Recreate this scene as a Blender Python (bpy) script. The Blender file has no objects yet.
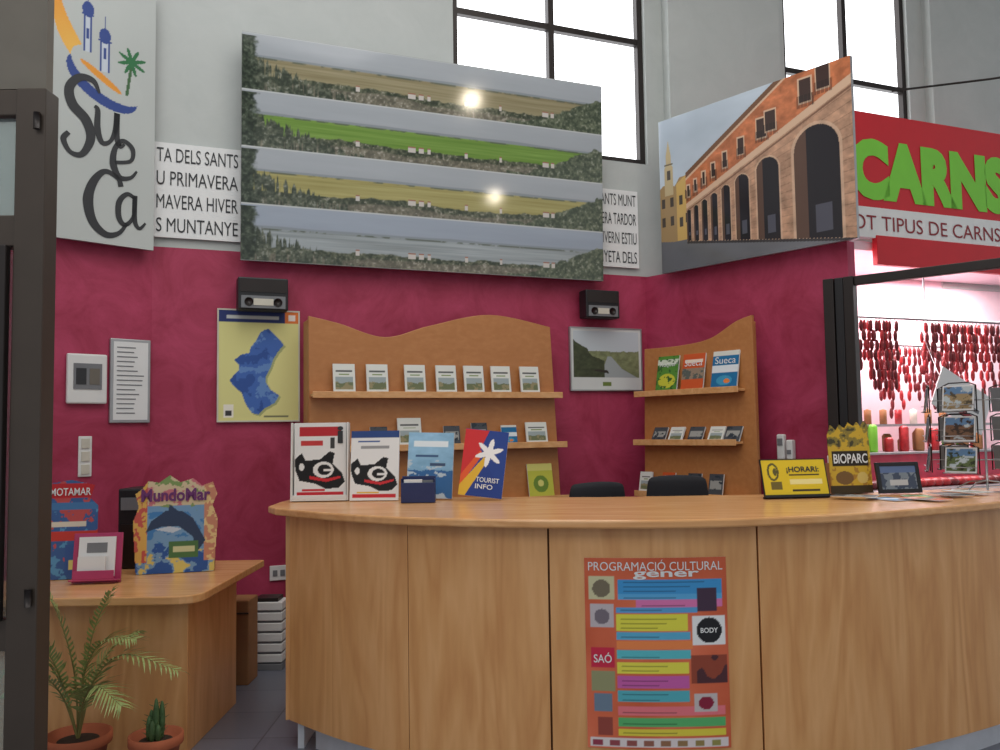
import bpy, math, random
import numpy as np
from mathutils import Vector as V, Matrix as Mx
random.seed(4)
sc=bpy.context.scene
try:
    sc.view_settings.view_transform='Standard'
except Exception: pass

# ------------------------------------------------------------ helpers
def lin(c):
    c=c/255.0
    return c/12.92 if c<=.04045 else ((c+.055)/1.055)**2.4
def L3(c): return (lin(c[0]),lin(c[1]),lin(c[2]),1)
def newmat(name):
    m=bpy.data.materials.new(name); m.use_nodes=True
    return m,m.node_tree,m.node_tree.nodes['Principled BSDF']
def plain(name,c,rough=.5,metal=0,var=.06,scale=9,spec=.5,emit=0):
    m,t,b=newmat(name)
    n=t.nodes.new('ShaderNodeTexNoise'); n.inputs['Scale'].default_value=scale; n.inputs['Detail'].default_value=4
    tc=t.nodes.new('ShaderNodeTexCoord'); t.links.new(tc.outputs['Object'],n.inputs['Vector'])
    r=t.nodes.new('ShaderNodeValToRGB'); l=L3(c)
    r.color_ramp.elements[0].position=.3; r.color_ramp.elements[1].position=.7
    r.color_ramp.elements[0].color=tuple(x*(1-var) for x in l[:3])+(1,)
    r.color_ramp.elements[1].color=tuple(min(1,x*(1+var)) for x in l[:3])+(1,)
    t.links.new(n.outputs[0],r.inputs[0]); t.links.new(r.outputs[0],b.inputs['Base Color'])
    b.inputs['Roughness'].default_value=rough; b.inputs['Metallic'].default_value=metal
    b.inputs['Specular IOR Level'].default_value=spec
    return m
def wood(name,c1,c2,c3,scale=(5,5,.5),rough=.35,figure=.35):
    m,t,b=newmat(name)
    tc=t.nodes.new('ShaderNodeTexCoord'); mp=t.nodes.new('ShaderNodeMapping'); mp.inputs['Scale'].default_value=scale
    t.links.new(tc.outputs['Object'],mp.inputs['Vector'])
    n=t.nodes.new('ShaderNodeTexNoise'); n.inputs['Scale'].default_value=1.0; n.inputs['Detail'].default_value=3; n.inputs['Distortion'].default_value=.6
    t.links.new(mp.outputs[0],n.inputs['Vector'])
    mu=t.nodes.new('ShaderNodeMath'); mu.operation='MULTIPLY'; mu.inputs[1].default_value=11
    t.links.new(n.outputs[0],mu.inputs[0])
    fr=t.nodes.new('ShaderNodeMath'); fr.operation='PINGPONG'; fr.inputs[1].default_value=1
    t.links.new(mu.outputs[0],fr.inputs[0])
    n2=t.nodes.new('ShaderNodeTexNoise'); n2.inputs['Scale'].default_value=9; n2.inputs['Detail'].default_value=6
    t.links.new(mp.outputs[0],n2.inputs['Vector'])
    mx=t.nodes.new('ShaderNodeMath'); mx.operation='MULTIPLY_ADD'; mx.inputs[1].default_value=figure
    t.links.new(fr.outputs[0],mx.inputs[0]); 
    m2=t.nodes.new('ShaderNodeMath'); m2.operation='MULTIPLY'; m2.inputs[1].default_value=1-figure
    t.links.new(n2.outputs[0],m2.inputs[0]); t.links.new(m2.outputs[0],mx.inputs[2])
    r=t.nodes.new('ShaderNodeValToRGB'); e=r.color_ramp.elements
    e[0].position=.2; e[0].color=L3(c1); e[1].position=.8; e[1].color=L3(c3)
    k=e.new(.5); k.color=L3(c2)
    t.links.new(mx.outputs[0],r.inputs[0]); t.links.new(r.outputs[0],b.inputs['Base Color'])
    b.inputs['Roughness'].default_value=rough
    return m
def paintmat(name,rough=.5,spec=.4):
    m,t,b=newmat(name)
    a=t.nodes.new('ShaderNodeAttribute'); a.attribute_name='paint'
    t.links.new(a.outputs['Color'],b.inputs['Base Color'])
    b.inputs['Roughness'].default_value=rough; b.inputs['Specular IOR Level'].default_value=spec
    return m

M_counter=wood('beech_veneer',(206,146,90),(218,161,103),(228,174,118),(4.2,4.2,.55),figure=.45)
M_top=wood('counter_top_wood',(208,150,94),(220,164,108),(230,178,124),(.6,6,6),.25)
M_shelf=wood('shelf_wood',(180,118,66),(186,124,72),(194,133,80),(.7,5,4),.4,figure=.2)
M_dark=plain('dark_aluminium',(48,42,40),.4,.4)
M_brown=plain('bronze_frame',(72,62,54),.45,.3)
M_taupe=plain('taupe_board',(112,106,96),.7)
M_black=plain('black_plastic',(24,24,27),.45)
M_grey=plain('grey_plastic',(120,122,125),.5)
M_white=plain('white_plastic',(225,225,222),.5,var=.02)
M_paper=plain('paper_white',(228,229,228),.7,var=.02)
M_alu=plain('brushed_aluminium',(170,170,172),.35,.7)
M_cream=plain('cream_frame',(205,200,185),.5)
M_plinth=plain('plinth_grey',(225,228,235),.4,.1)
M_red=plain('sign_red',(200,22,36),.45,var=.03)
M_green=plain('sign_green',(124,205,60),.5,var=.02)
M_dred=plain('sign_dark_red',(140,30,40),.5)
M_ink=plain('ink_dark',(45,47,50),.6)
M_terra=plain('terracotta',(170,92,60),.8,var=.15)
M_soil=plain('soil',(52,40,30),.95,var=.3,scale=40)
M_leaf=plain('palm_leaf',(148,164,98),.5,var=.25,scale=20)
M_stem=plain('palm_stem',(140,135,80),.6,var=.2)
M_cact=plain('cactus_green',(72,102,60),.6,var=.2,scale=40)
M_sau1=plain('sausage_red',(170,40,44),.35,var=.3,scale=25)
M_sau2=plain('sausage_dark',(112,32,36),.35,var=.3,scale=25)
M_card=plain('cardboard',(150,105,66),.8)
M_chair=plain('chair_fabric',(30,30,36),.8)
M_navy=plain('navy_plastic',(28,42,92),.4)
M_stallw=plain('stall_tiles',(248,216,224),.4,var=.03)
M_stallb=plain('stall_counter_front',(206,70,96),.4,var=.15)
M_seam=plain('veneer_joint',(120,80,46),.6)
M_paint=paintmat('printed_paper',.55)
M_gloss=paintmat('printed_gloss',.09,.5)

# walls
def wallmat():
    m,t,b=newmat('painted_plaster')
    geo=t.nodes.new('ShaderNodeNewGeometry'); sp=t.nodes.new('ShaderNodeSeparateXYZ'); t.links.new(geo.outputs['Position'],sp.inputs[0])
    gt=t.nodes.new('ShaderNodeMath'); gt.operation='GREATER_THAN'; gt.inputs[1].default_value=2.75
    t.links.new(sp.outputs['Z'],gt.inputs[0])
    n=t.nodes.new('ShaderNodeTexNoise'); n.inputs['Scale'].default_value=2.6; n.inputs['Detail'].default_value=10; n.inputs['Roughness'].default_value=.7; n.inputs['Distortion'].default_value=.8
    t.links.new(geo.outputs['Position'],n.inputs['Vector'])
    r=t.nodes.new('ShaderNodeValToRGB'); e=r.color_ramp.elements
    e[0].position=.3; e[0].color=L3((144,27,58)); e[1].position=.72; e[1].color=L3((188,66,102))
    t.links.new(n.outputs[0],r.inputs[0])
    r2=t.nodes.new('ShaderNodeValToRGB'); e=r2.color_ramp.elements
    e[0].position=.3; e[0].color=L3((180,185,182)); e[1].position=.7; e[1].color=L3((190,194,191))
    t.links.new(n.outputs[0],r2.inputs[0])
    mx=t.nodes.new('ShaderNodeMix'); mx.data_type='RGBA'
    t.links.new(gt.outputs[0],mx.inputs[0]); t.links.new(r.outputs[0],mx.inputs[6]); t.links.new(r2.outputs[0],mx.inputs[7])
    t.links.new(mx.outputs[2],b.inputs['Base Color']); b.inputs['Roughness'].default_value=.6
    return m
M_wall=wallmat()
def floormat():
    m,t,b=newmat('floor_tiles')
    tc=t.nodes.new('ShaderNodeTexCoord'); br=t.nodes.new('ShaderNodeTexBrick')
    br.offset=0; br.inputs['Scale'].default_value=1; br.inputs['Brick Width'].default_value=.4; br.inputs['Row Height'].default_value=.4
    br.inputs['Mortar Size'].default_value=.004
    br.inputs['Color1'].default_value=L3((116,120,133)); br.inputs['Color2'].default_value=L3((108,112,124)); br.inputs['Mortar'].default_value=L3((80,83,92))
    t.links.new(tc.outputs['Object'],br.inputs['Vector']); t.links.new(br.outputs[0],b.inputs['Base Color']); b.inputs['Roughness'].default_value=.3
    return m
M_floor=floormat()
M_ceil=plain('ceiling_paint',(200,202,200),.8,var=.02)
def glassmat(name,c,alpha):
    m,t,b=newmat(name); b.inputs['Base Color'].default_value=L3(c); b.inputs['Roughness'].default_value=.05
    b.inputs['Alpha'].default_value=alpha; return m
M_glass=glassmat('door_glass',(150,168,165),.45)
def emis(name,c,s):
    m=bpy.data.materials.new(name); m.use_nodes=True; t=m.node_tree; t.nodes.clear()
    e=t.nodes.new('ShaderNodeEmission'); e.inputs[0].default_value=L3(c); e.inputs[1].default_value=s
    o=t.nodes.new('ShaderNodeOutputMaterial'); t.links.new(e.outputs[0],o.inputs[0]); return m
M_sky=emis('daylight_glazing',(250,252,255),3.0)
M_glint_lamp=emis('glint_lamp_glow',(255,240,215),60)

def link(o,parent=None):
    bpy.context.collection.objects.link(o)
    if parent: o.parent=parent
    return o
def E(name):
    e=bpy.data.objects.new(name,None); e.empty_display_size=.1; return link(e)
I4=Mx.Identity(4)
def frame(A,B):
    A=V((A[0],A[1],0)); B=V((B[0],B[1],0)); d=(B-A).normalized()
    return Mx(((d.x,-d.y,0,A.x),(d.y,d.x,0,A.y),(0,0,1,0),(0,0,0,1)))
class MB:
    def __init__(s): s.v=[];s.f=[];s.m=[];s.mats=[];s.sm=[]
    def mi(s,m):
        if m not in s.mats: s.mats.append(m)
        return s.mats.index(m)
    def add(s,vs,fs,mat,M=I4,smooth=False):
        b=len(s.v); s.v+=[tuple(M@V(p)) for p in vs]; k=s.mi(mat)
        for f in fs: s.f.append([b+i for i in f]); s.m.append(k); s.sm.append(smooth)
        return s
    def box(s,x0,x1,y0,y1,z0,z1,mat,M=I4):
        vs=[(x0,y0,z0),(x1,y0,z0),(x1,y1,z0),(x0,y1,z0),(x0,y0,z1),(x1,y0,z1),(x1,y1,z1),(x0,y1,z1)]
        return s.add(vs,[(0,3,2,1),(4,5,6,7),(0,1,5,4),(1,2,6,5),(2,3,7,6),(3,0,4,7)],mat,M)
    def prism(s,pts,y0,y1,mat,M=I4):
        n=len(pts); vs=[(p[0],y0,p[1]) for p in pts]+[(p[0],y1,p[1]) for p in pts]
        fs=[tuple(range(n)),tuple(range(2*n-1,n-1,-1))]+[(i,i+n,(i+1)%n+n,(i+1)%n) for i in range(n)]
        return s.add(vs,fs,mat,M)
    def slab(s,pts,z0,z1,mat,M=I4):
        n=len(pts); vs=[(p[0],p[1],z0) for p in pts]+[(p[0],p[1],z1) for p in pts]
        fs=[tuple(range(n-1,-1,-1)),tuple(range(n,2*n))]+[(i,(i+1)%n,(i+1)%n+n,i+n) for i in range(n)]
        return s.add(vs,fs,mat,M)
    def tube(s,pts,rs,mat,M=I4,seg=10):
        pts=[V(p) for p in pts]; vs=[];fs=[]
        if not hasattr(rs,'__len__'): rs=[rs]*len(pts)
        for i,p in enumerate(pts):
            t=(pts[min(i+1,len(pts)-1)]-pts[max(i-1,0)])
            if t.length<1e-9: t=V((0,0,1))
            t.normalize(); a=t.cross(V((0,0,1)) if abs(t.z)<.9 else V((1,0,0))).normalized(); b=t.cross(a)
            for k in range(seg):
                an=2*math.pi*k/seg; vs.append(p+a*rs[i]*math.cos(an)+b*rs[i]*math.sin(an))
        for i in range(len(pts)-1):
            for k in range(seg):
                fs.append((i*seg+k,i*seg+(k+1)%seg,(i+1)*seg+(k+1)%seg,(i+1)*seg+k))
        fs.append(tuple(range(seg))); fs.append(tuple((len(pts)-1)*seg+k for k in range(seg-1,-1,-1)))
        return s.add(vs,fs,mat,M,True)
    def lathe(s,prof,c,mat,seg=32,M=I4):
        vs=[];fs=[]
        for r,z in prof:
            for k in range(seg):
                a=2*math.pi*k/seg; vs.append((c[0]+r*math.cos(a),c[1]+r*math.sin(a),c[2]+z))
        for i in range(len(prof)-1):
            for k in range(seg): fs.append((i*seg+k,i*seg+(k+1)%seg,(i+1)*seg+(k+1)%seg,(i+1)*seg+k))
        return s.add(vs,fs,mat,M,True)
    def ell(s,c,r,mat,M=I4,seg=10,ring=6):
        prof=[(max(1e-4,math.sin(math.pi*i/ring)),-math.cos(math.pi*i/ring)) for i in range(ring+1)]
        vs=[];fs=[]
        for q,z in prof:
            for k in range(seg):
                a=2*math.pi*k/seg; vs.append((c[0]+r[0]*q*math.cos(a),c[1]+r[1]*q*math.sin(a),c[2]+r[2]*z))
        for i in range(ring):
            for k in range(seg): fs.append((i*seg+k,i*seg+(k+1)%seg,(i+1)*seg+(k+1)%seg,(i+1)*seg+k))
        return s.add(vs,fs,mat,M,True)
    def make(s,name,parent=None,bevel=0):
        me=bpy.data.meshes.new(name); me.from_pydata(s.v,[],s.f); 
        for m in s.mats: me.materials.append(m)
        me.polygons.foreach_set('material_index',s.m); me.polygons.foreach_set('use_smooth',s.sm); me.update()
        o=bpy.data.objects.new(name,me); link(o,parent)
        if bevel:
            b=o.modifiers.new('bevel','BEVEL'); b.width=bevel; b.segments=2; b.limit_method='ANGLE'; b.angle_limit=.9
        return o
# ---- painted canvases (colours stored on mesh points)
def srgb2lin(a):
    a=np.clip(a,0,255)/255.0
    return np.where(a<=.04045,a/12.92,((a+.055)/1.055)**2.4)
def ss(x,a,b): 
    t=np.clip((x-a)/(b-a),0,1); return t*t*(3-2*t)
class Cv:
    def __init__(s,w,h,res,bg=(235,235,232)):
        s.w,s.h=w,h; s.W=max(3,int(w*res)+1); s.H=max(3,int(h*res)+1)
        s.X,s.Y=np.meshgrid(np.linspace(0,w,s.W),np.linspace(0,h,s.H))
        s.A=np.zeros((s.H,s.W,3)); s.A[:]=bg; s.mask=None
    def put(s,m,c): s.A[m]=c
    def mixf(s,f,c): 
        c=np.array(c,dtype=float); s.A=s.A*(1-f[:,:,None])+c*f[:,:,None]
    def rect(s,x0,y0,x1,y1,c): s.put((s.X>=x0)&(s.X<=x1)&(s.Y>=y0)&(s.Y<=y1),c)
    def inp(s,pts):
        r=np.zeros(s.X.shape,bool); n=len(pts)
        for i in range(n):
            x0,y0=pts[i];x1,y1=pts[(i+1)%n]
            if y0==y1: continue
            c=((y0>s.Y)!=(y1>s.Y))&(s.X<(x1-x0)*(s.Y-y0)/(y1-y0)+x0); r^=c
        return r
    def poly(s,pts,c): s.put(s.inp(pts),c)
    def inell(s,cx,cy,rx,ry,rot=0):
        dx=s.X-cx;dy=s.Y-cy; a=dx*math.cos(rot)+dy*math.sin(rot); b=-dx*math.sin(rot)+dy*math.cos(rot)
        return (a/rx)**2+(b/ry)**2<=1
    def ell(s,cx,cy,rx,ry,c,rot=0): s.put(s.inell(cx,cy,rx,ry,rot),c)
    def noise(s,sx,sy,seed,oct=3):
        rs=np.random.RandomState(seed); out=np.zeros(s.X.shape); amp=1;tot=0
        for o in range(oct):
            nx=int(s.w/sx*2**o)+3; ny=int(s.h/sy*2**o)+3
            g=rs.rand(ny,nx); fx=s.X/sx*2**o; fy=s.Y/sy*2**o
            ix=np.clip(fx.astype(int),0,nx-2); iy=np.clip(fy.astype(int),0,ny-2); tx=fx-ix; ty=fy-iy
            v=g[iy,ix]*(1-tx)*(1-ty)+g[iy,ix+1]*tx*(1-ty)+g[iy+1,ix]*(1-tx)*ty+g[iy+1,ix+1]*tx*ty
            out+=v*amp; tot+=amp; amp*=.55
        return out/tot
def sheet(name,cv,fn,parent=None,mat=None,solid=0):
    H,W=cv.H,cv.W
    vs=[tuple(fn(x,y)) for x,y in zip(cv.X.ravel().tolist(),cv.Y.ravel().tolist())]
    I,J=np.meshgrid(np.arange(H-1),np.arange(W-1),indexing='ij')
    if cv.mask is not None:
        mk=cv.mask; ok=mk[:-1,:-1]&mk[1:,:-1]&mk[:-1,1:]&mk[1:,1:]; I=I[ok];J=J[ok]
    a=(I*W+J).ravel(); fs=np.stack([a,a+1,a+W+1,a+W],1).tolist()
    me=bpy.data.meshes.new(name); me.from_pydata(vs,[],fs)
    at=me.color_attributes.new('paint','FLOAT_COLOR','POINT')
    c=np.ones((H*W,4),dtype=np.float32); c[:,:3]=srgb2lin(cv.A.reshape(-1,3)); at.data.foreach_set('color',c.ravel())
    me.materials.append(mat or M_paint); me.update()
    o=bpy.data.objects.new(name,me); link(o,parent)
    if solid:
        d=o.modifiers.new('thick','SOLIDIFY'); d.thickness=solid; d.offset=-1
    return o
def board(name,cv,M,x0,z0,parent=None,th=.02,mat=None,edge=None,y=0):
    p=parent or E(name)
    sheet('print',cv,lambda a,b:M@V((x0+a,y-.001,z0+b)),p,mat)
    MB().box(x0,x0+cv.w,y,y+th,z0,z0+cv.h,edge or M_paper,M).make('backing',p)
    return p
def stand(x,y,z,yaw=0,lean=0): return Mx.Translation((x,y,z))@Mx.Rotation(yaw,4,'Z')@Mx.Rotation(-lean,4,'X')
def text(body,M,x0,x1,z0,z1,mat,parent,y=0,bold=.0,fn=None):
    c=bpy.data.curves.new('txt','FONT'); c.body=body; c.size=1; c.offset=bold; c.extrude=0; c.resolution_u=4
    o=bpy.data.objects.new('txt',c); link(o); bpy.context.view_layer.update()
    dg=bpy.context.evaluated_depsgraph_get(); me=bpy.data.meshes.new_from_object(o.evaluated_get(dg))
    bpy.data.objects.remove(o)
    n=len(me.vertices); co=np.empty(n*3); me.vertices.foreach_get('co',co); co=co.reshape(-1,3)
    mn=co.min(0);mxx=co.max(0); sx=(x1-x0)/(mxx[0]-mn[0]); sz=(z1-z0)/(mxx[1]-mn[1])
    for v in me.vertices:
        a=x0+(v.co.x-mn[0])*sx; b=z0+(v.co.y-mn[1])*sz
        v.co=fn(a,b) if fn else M@V((a,y-.002,b))
    me.materials.clear(); me.materials.append(mat)
    o=bpy.data.objects.new('lettering',me); link(o,parent)
    return o
def cat(pts,n=8,closed=False):
    out=[];P=[V(p) for p in pts];N=len(P)
    for i in range(N if closed else N-1):
        g=lambda k:P[k%N] if closed else P[max(0,min(N-1,k))]
        a,b,c,d=g(i-1),g(i),g(i+1),g(i+2)
        for k in range(n):
            t=k/n; out.append(.5*((2*b)+(c-a)*t+(2*a-5*b+4*c-d)*t*t+(3*b-a-3*c+d)*t**3))
    if not closed: out.append(P[-1])
    return out

# ------------------------------------------------------------ frames of the place
P1=(-2.29,5.7);P2=(1.216,7.15);Q=(2.36,5.82);L0=(-2.74,5.24)
FB=frame(P1,P2); FR=frame(P2,Q); FL=frame(L0,P1)
FS=frame((2.68,6.6),(3.6041,6.9822)); FG=frame((2.36,5.82),(3.01,5.24))

# ------------------------------------------------------------ room
w=MB(); T=.3; HZ=6.5; TOP=6.1
w.box(-.05,2.13,0,T,0,HZ,M_wall,FB); w.box(2.13,3.85,0,T,0,3.70,M_wall,FB); w.box(2.13,3.85,0,T,TOP,HZ,M_wall,FB)
w.box(3.85,5.33,0,T,0,HZ,M_wall,FB); w.box(5.33,6.86,0,T,0,3.70,M_wall,FB); w.box(5.33,6.86,0,T,TOP,HZ,M_wall,FB)
w.box(6.86,11,0,T,0,HZ,M_wall,FB)
w.box(4.02,5.2,-.1,0,2.8,HZ,M_wall,FB); w.box(7.06,8.6,-.1,0,2.8,HZ,M_wall,FB)
w.make('wall_back')
MB().box(-3.4,.644,0,.2,0,HZ,M_wall,FL).make('wall_left')
MB().box(0,1.754,0,.1,0,2.745,M_wall,FR).make('wall_right')
MB().box(-7,9,-3,11.5,-.1,0,M_floor).make('floor')
MB().box(-7,9,-3,11.5,HZ,HZ+.1,M_ceil).make('ceiling')
def window(name,u0,u1):
    p=E(name); z0,z1=3.70,TOP; b=MB(); t=.05; um=(u0+u1)/2
    for a,c in((u0,u0+t),(u1-t,u1),(um-t/2,um+t/2)): b.box(a,c,.04,.10,z0,z1,M_dark,FB)
    for a,c in((z0,z0+t),(4.74,4.74+t),(z1-t,z1)): b.box(u0+t,u1-t,.045,.095,a,c,M_dark,FB)
    b.make('frame',p)
    MB().box(u0,u1,.12,.13,z0,z1,M_sky,FB).make('glazing',p)
window('window_1',2.13,3.85); window('window_2',5.33,6.86)

# ------------------------------------------------------------ panorama board
pw,ph=2.78,1.57
cv=Cv(pw,ph,210,(150,155,155)); sh=ph/4
fld=[((158,150,120),(140,130,98)),((128,160,78),(106,142,64)),((178,170,112),(154,146,90)),((168,176,182),(142,150,150))]
nf=cv.noise(.016,.016,3,2); nm=cv.noise(.06,.045,2,4); nh=cv.noise(.55,.012,1,4); nl=cv.noise(.3,.25,5,3); nv=cv.noise(.012,.16,15,3)
tone=cv.noise(.035,.03,44,3); cloud=cv.noise(.5,.05,88,4)
for k in range(4):
    y1=ph-k*sh; y0=y1-sh; t=(cv.Y-y0)/sh; inn=((t>=0)&(t<=1)).astype(float); xr_=cv.X/pw
    s0=(168,174,180) if k!=3 else (158,168,182)
    sky=np.stack([s0[c]+12*(cloud-.5)+10*(t-.8) for c in range(3)],2); cv.A=cv.A*(1-inn[:,:,None])+sky*inn[:,:,None]
    rid=.61+.05*(cv.noise(.5,9,60+k,4)-.5)
    cv.mixf(inn*(1-ss(t,rid,rid+.02))*.8,(136,144,148))
    c1,c2=fld[k]
    fc_=np.stack([c1[c]*nh+c2[c]*(1-nh)+30*(nh-.5) for c in range(3)],2); f=inn*(1-ss(t,.565,.58)); cv.A=cv.A*(1-f[:,:,None])+fc_*f[:,:,None]
    cv.mixf(inn*(ss(t,.54,.555)-ss(t,.57,.585))*ss(nm,.4,.55)*.8,(92,100,88))
    def veg(f,dark,mid,hi):
        a=ss(nf*.6+tone*.4,.3,.7)[:,:,None]; col=np.array(dark)*(1-a)+np.array(mid)*a
        h=ss(nf,.66,.78)[:,:,None]*.7; col=col*(1-h)+np.array(hi)*h
        cv.A=cv.A*(1-f[:,:,None])+col*f[:,:,None]
    top=.24+.10*(nm-.5)+.12*(nl-.5)-.03*xr_
    veg(inn*(1-ss(t,top,top+.03)),(58,66,54),(108,112,92),(164,160,148))
    veg(inn*(1-ss(t,.09+.2*(nl-.4),.14+.2*(nl-.4))),(98,96,84),(136,132,116),(176,172,162))
    lt=.58-.9*xr_*2.4+.35*(nv-.5)
    veg(inn*(1-ss(t,lt,lt+.06))*(xr_<.4)*ss(nv,.30,.45),(60,68,58),(104,110,94),(146,148,138))
    veg(inn*(1-ss(xr_,.02+.04*(nm-.3),.034+.04*(nm-.3)))*(t<.95),(42,50,42),(76,86,72),(104,112,98))
    rt=.60*np.clip((xr_-.76)/.22,0,1)+.16*(nm-.5)+.04
    veg(inn*(1-ss(t,rt,rt+.03))*(xr_>.70),(68,78,64),(112,120,98),(154,156,142))
    for hx,hw in((1.20,.03),(1.27,.02),(1.33,.012),(2.28,.025),(2.34,.015),(1.62,.012),(.8,.014),(1.9,.01)):
        m=(inn>0)&(abs(cv.X-hx)<hw)&(t>.20)&(t<.29); cv.A[m]=(204,198,192)
        m=(inn>0)&(abs(cv.X-hx)<hw)&(t>.285)&(t<.31); cv.A[m]=(160,112,92)
    m=(inn>0)&(t>.978); cv.A[m]=(196,200,200)
FBt=FB@Mx.Translation((.55,-.12,2.67))@Mx.Rotation(math.radians(1.5),4,'X')
board('panorama_photo_panel',cv,FBt,0,0,th=.03,mat=M_gloss,edge=M_alu)

bn=E('text_banner'); MB().box(.0,3.72,-.03,-.015,2.81,3.45,M_paper,FB).make('strip',bn)
for i,(a,b) in enumerate((('TA DELS SANTS','SANTS MUNT'),('U PRIMAVERA','VERA TARDOR'),('MAVERA HIVER','HIVERN ESTIU'),('S MUNTANYE','NYETA DELS'))):
    z=3.32-.158*i
    text(a,FB,.02,.54,z,z+.095,M_ink,bn,y=-.031); text(b,FB,3.345,3.70,z,z+.095,M_ink,bn,y=-.031)

# ------------------------------------------------------------ arcade photo
aw,ah=1.62,1.235
cv=Cv(aw,ah,240,(190,202,214))
def N(p): return [(x*aw,y*ah) for x,y in p]
nn=cv.noise(.05,.04,9,5); cl=cv.noise(.5,.3,11,4); n5=cv.noise(.02,.02,19,2)
cv.A+=(cl[:,:,None]-.5)*50
cv.poly(N([(0,0),(1,0),(1,.12),(0,.2)]),(88,90,96))
cv.poly(N([(0,.2),(0,.55),(.02,.57),(.09,.55),(.12,.60),(.2,.60),(.2,.17)]),(168,140,100))
cv.poly(N([(.03,.5),(.03,.68),(.04,.70),(.04,.76),(.055,.86),(.07,.76),(.07,.70),(.08,.68),(.08,.5)]),(196,178,140)); cv.rect(.045*aw,.60*ah,.065*aw,.66*ah,(90,84,80)); cv.rect(.03*aw,.695*ah,.08*aw,.705*ah,(120,110,90))
cv.poly(N([(.1,.18),(.1,.56),(.2,.64),(.2,.17)]),(208,172,104))
for a,b_ in((.01,.3),(.01,.42),(.06,.3),(.06,.42),(.115,.28),(.115,.42),(.15,.30),(.15,.45)): cv.rect(a*aw,b_*ah,(a+.02)*aw,(b_+.06)*ah,(80,72,66))
TOPL=lambda x:.615+(x-.155)*(1.06-.615)/(.72-.155)
MIDL=lambda x:.40+(x-.155)*(.875-.40)/(.845)
BASE=lambda x:.175-(x-.155)*.175/.845
xs=cv.X/aw; ys=cv.Y/ah
fac=(xs>.155)&(ys<TOPL(xs))&(ys>BASE(xs)); up_=fac&(ys>MIDL(xs)); lo=fac&~up_
cv.A[up_]=(192,116,78); cv.A[lo]=(186,146,120)
cv.A[fac]*=(.72+.56*nn[fac])[:,None]
q=(ys-BASE(xs))/(MIDL(xs)-BASE(xs)); cs=lo&((q*14%1)<.10); cv.A[cs]*=.86
cs=fac&(ys>TOPL(xs)-.035); cv.A[cs]=(118,84,64); cs=fac&(ys>TOPL(xs)-.05)&(ys<TOPL(xs)-.035); cv.A[cs]=(214,180,150)
cs=fac&(abs(ys-MIDL(xs))<.014+.012*xs); cv.A[cs]=(216,182,154); cs=fac&(abs(ys-MIDL(xs)+.03+.01*xs)<.004+.003*xs); cv.A[cs]=(130,96,78)
bays=[(.155,.185),(.195,.228),(.240,.280),(.292,.338),(.352,.408),(.425,.51),(.535,.665),(.715,.955)]
for x0,x1 in bays:
    xm=(x0+x1)/2; top=BASE(xm)+(MIDL(xm)-BASE(xm))*.86; wd_=(x1-x0)*.86; a0=xm-wd_/2; a1=xm+wd_/2; ry=wd_*.5*aw/ah
    o=((xs>a0-.07*wd_)&(xs<a1+.07*wd_)&(ys<top-ry)&(ys>BASE(xs)))|(((xs-xm)/(wd_/2+.07*wd_))**2+((ys-top+ry)/(ry*1.14))**2<=1)
    cv.A[o]=(206,172,146); cv.A[o]*=(.85+.3*nn[o])[:,None]
    i_=((xs>a0)&(xs<a1)&(ys<top-ry)&(ys>BASE(xs)+.005))|((((xs-xm)/(wd_/2))**2+((ys-top+ry)/ry)**2<=1)&(ys>=top-ry-.01))
    cv.A[i_]=(40,36,42); 
    j=i_&(xs<a0+.28*wd_); cv.A[j]=(96,72,62)
    j=i_&(xs>a0+.45*wd_)&(xs<a0+.8*wd_)&(ys<BASE(xm)+.30*(top-BASE(xm)))&(ys>BASE(xm)+.04); cv.A[j]=(84,84,96)
    for dx in ((-.2,.2) if wd_>.1 else (0,)):
        wx=xm+dx*wd_*1.0; h0=MIDL(wx)+.05+.02*wx; h1=MIDL(wx)+.55*(TOPL(wx)-MIDL(wx)); ww=.028+.035*wx if wd_>.1 else wd_*.42
        if h0>1: continue
        m=(abs(xs-wx)<ww/2+.006)&(ys>h0-.01)&(ys<h1+.01)&fac; cv.A[m]=(216,182,154)
        m=(abs(xs-wx)<ww/2)&(ys>h0)&(ys<h1)&fac; cv.A[m]=(70,52,48)
        m=(abs(xs-wx)<ww/2+.012)&(ys>h0-.03)&(ys<h0+.04)&fac&((xs*220%1)<.45); cv.A[m]=(46,40,40)
g=(ys<=BASE(xs))|((ys<.19)&(xs<.155)); cv.A[g]=(112,113,118); cv.A[g]*=(.85+.3*cl[g])[:,None]
g=(ys>BASE(xs)-.012)&(ys<BASE(xs)+.004)&(xs>.155); cv.A[g]=(64,60,62)
board('arcade_photo_panel',cv,FR@Mx.Translation((.26,-.1,2.725)),0,0,th=.03,mat=M_gloss,edge=M_alu)

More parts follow.
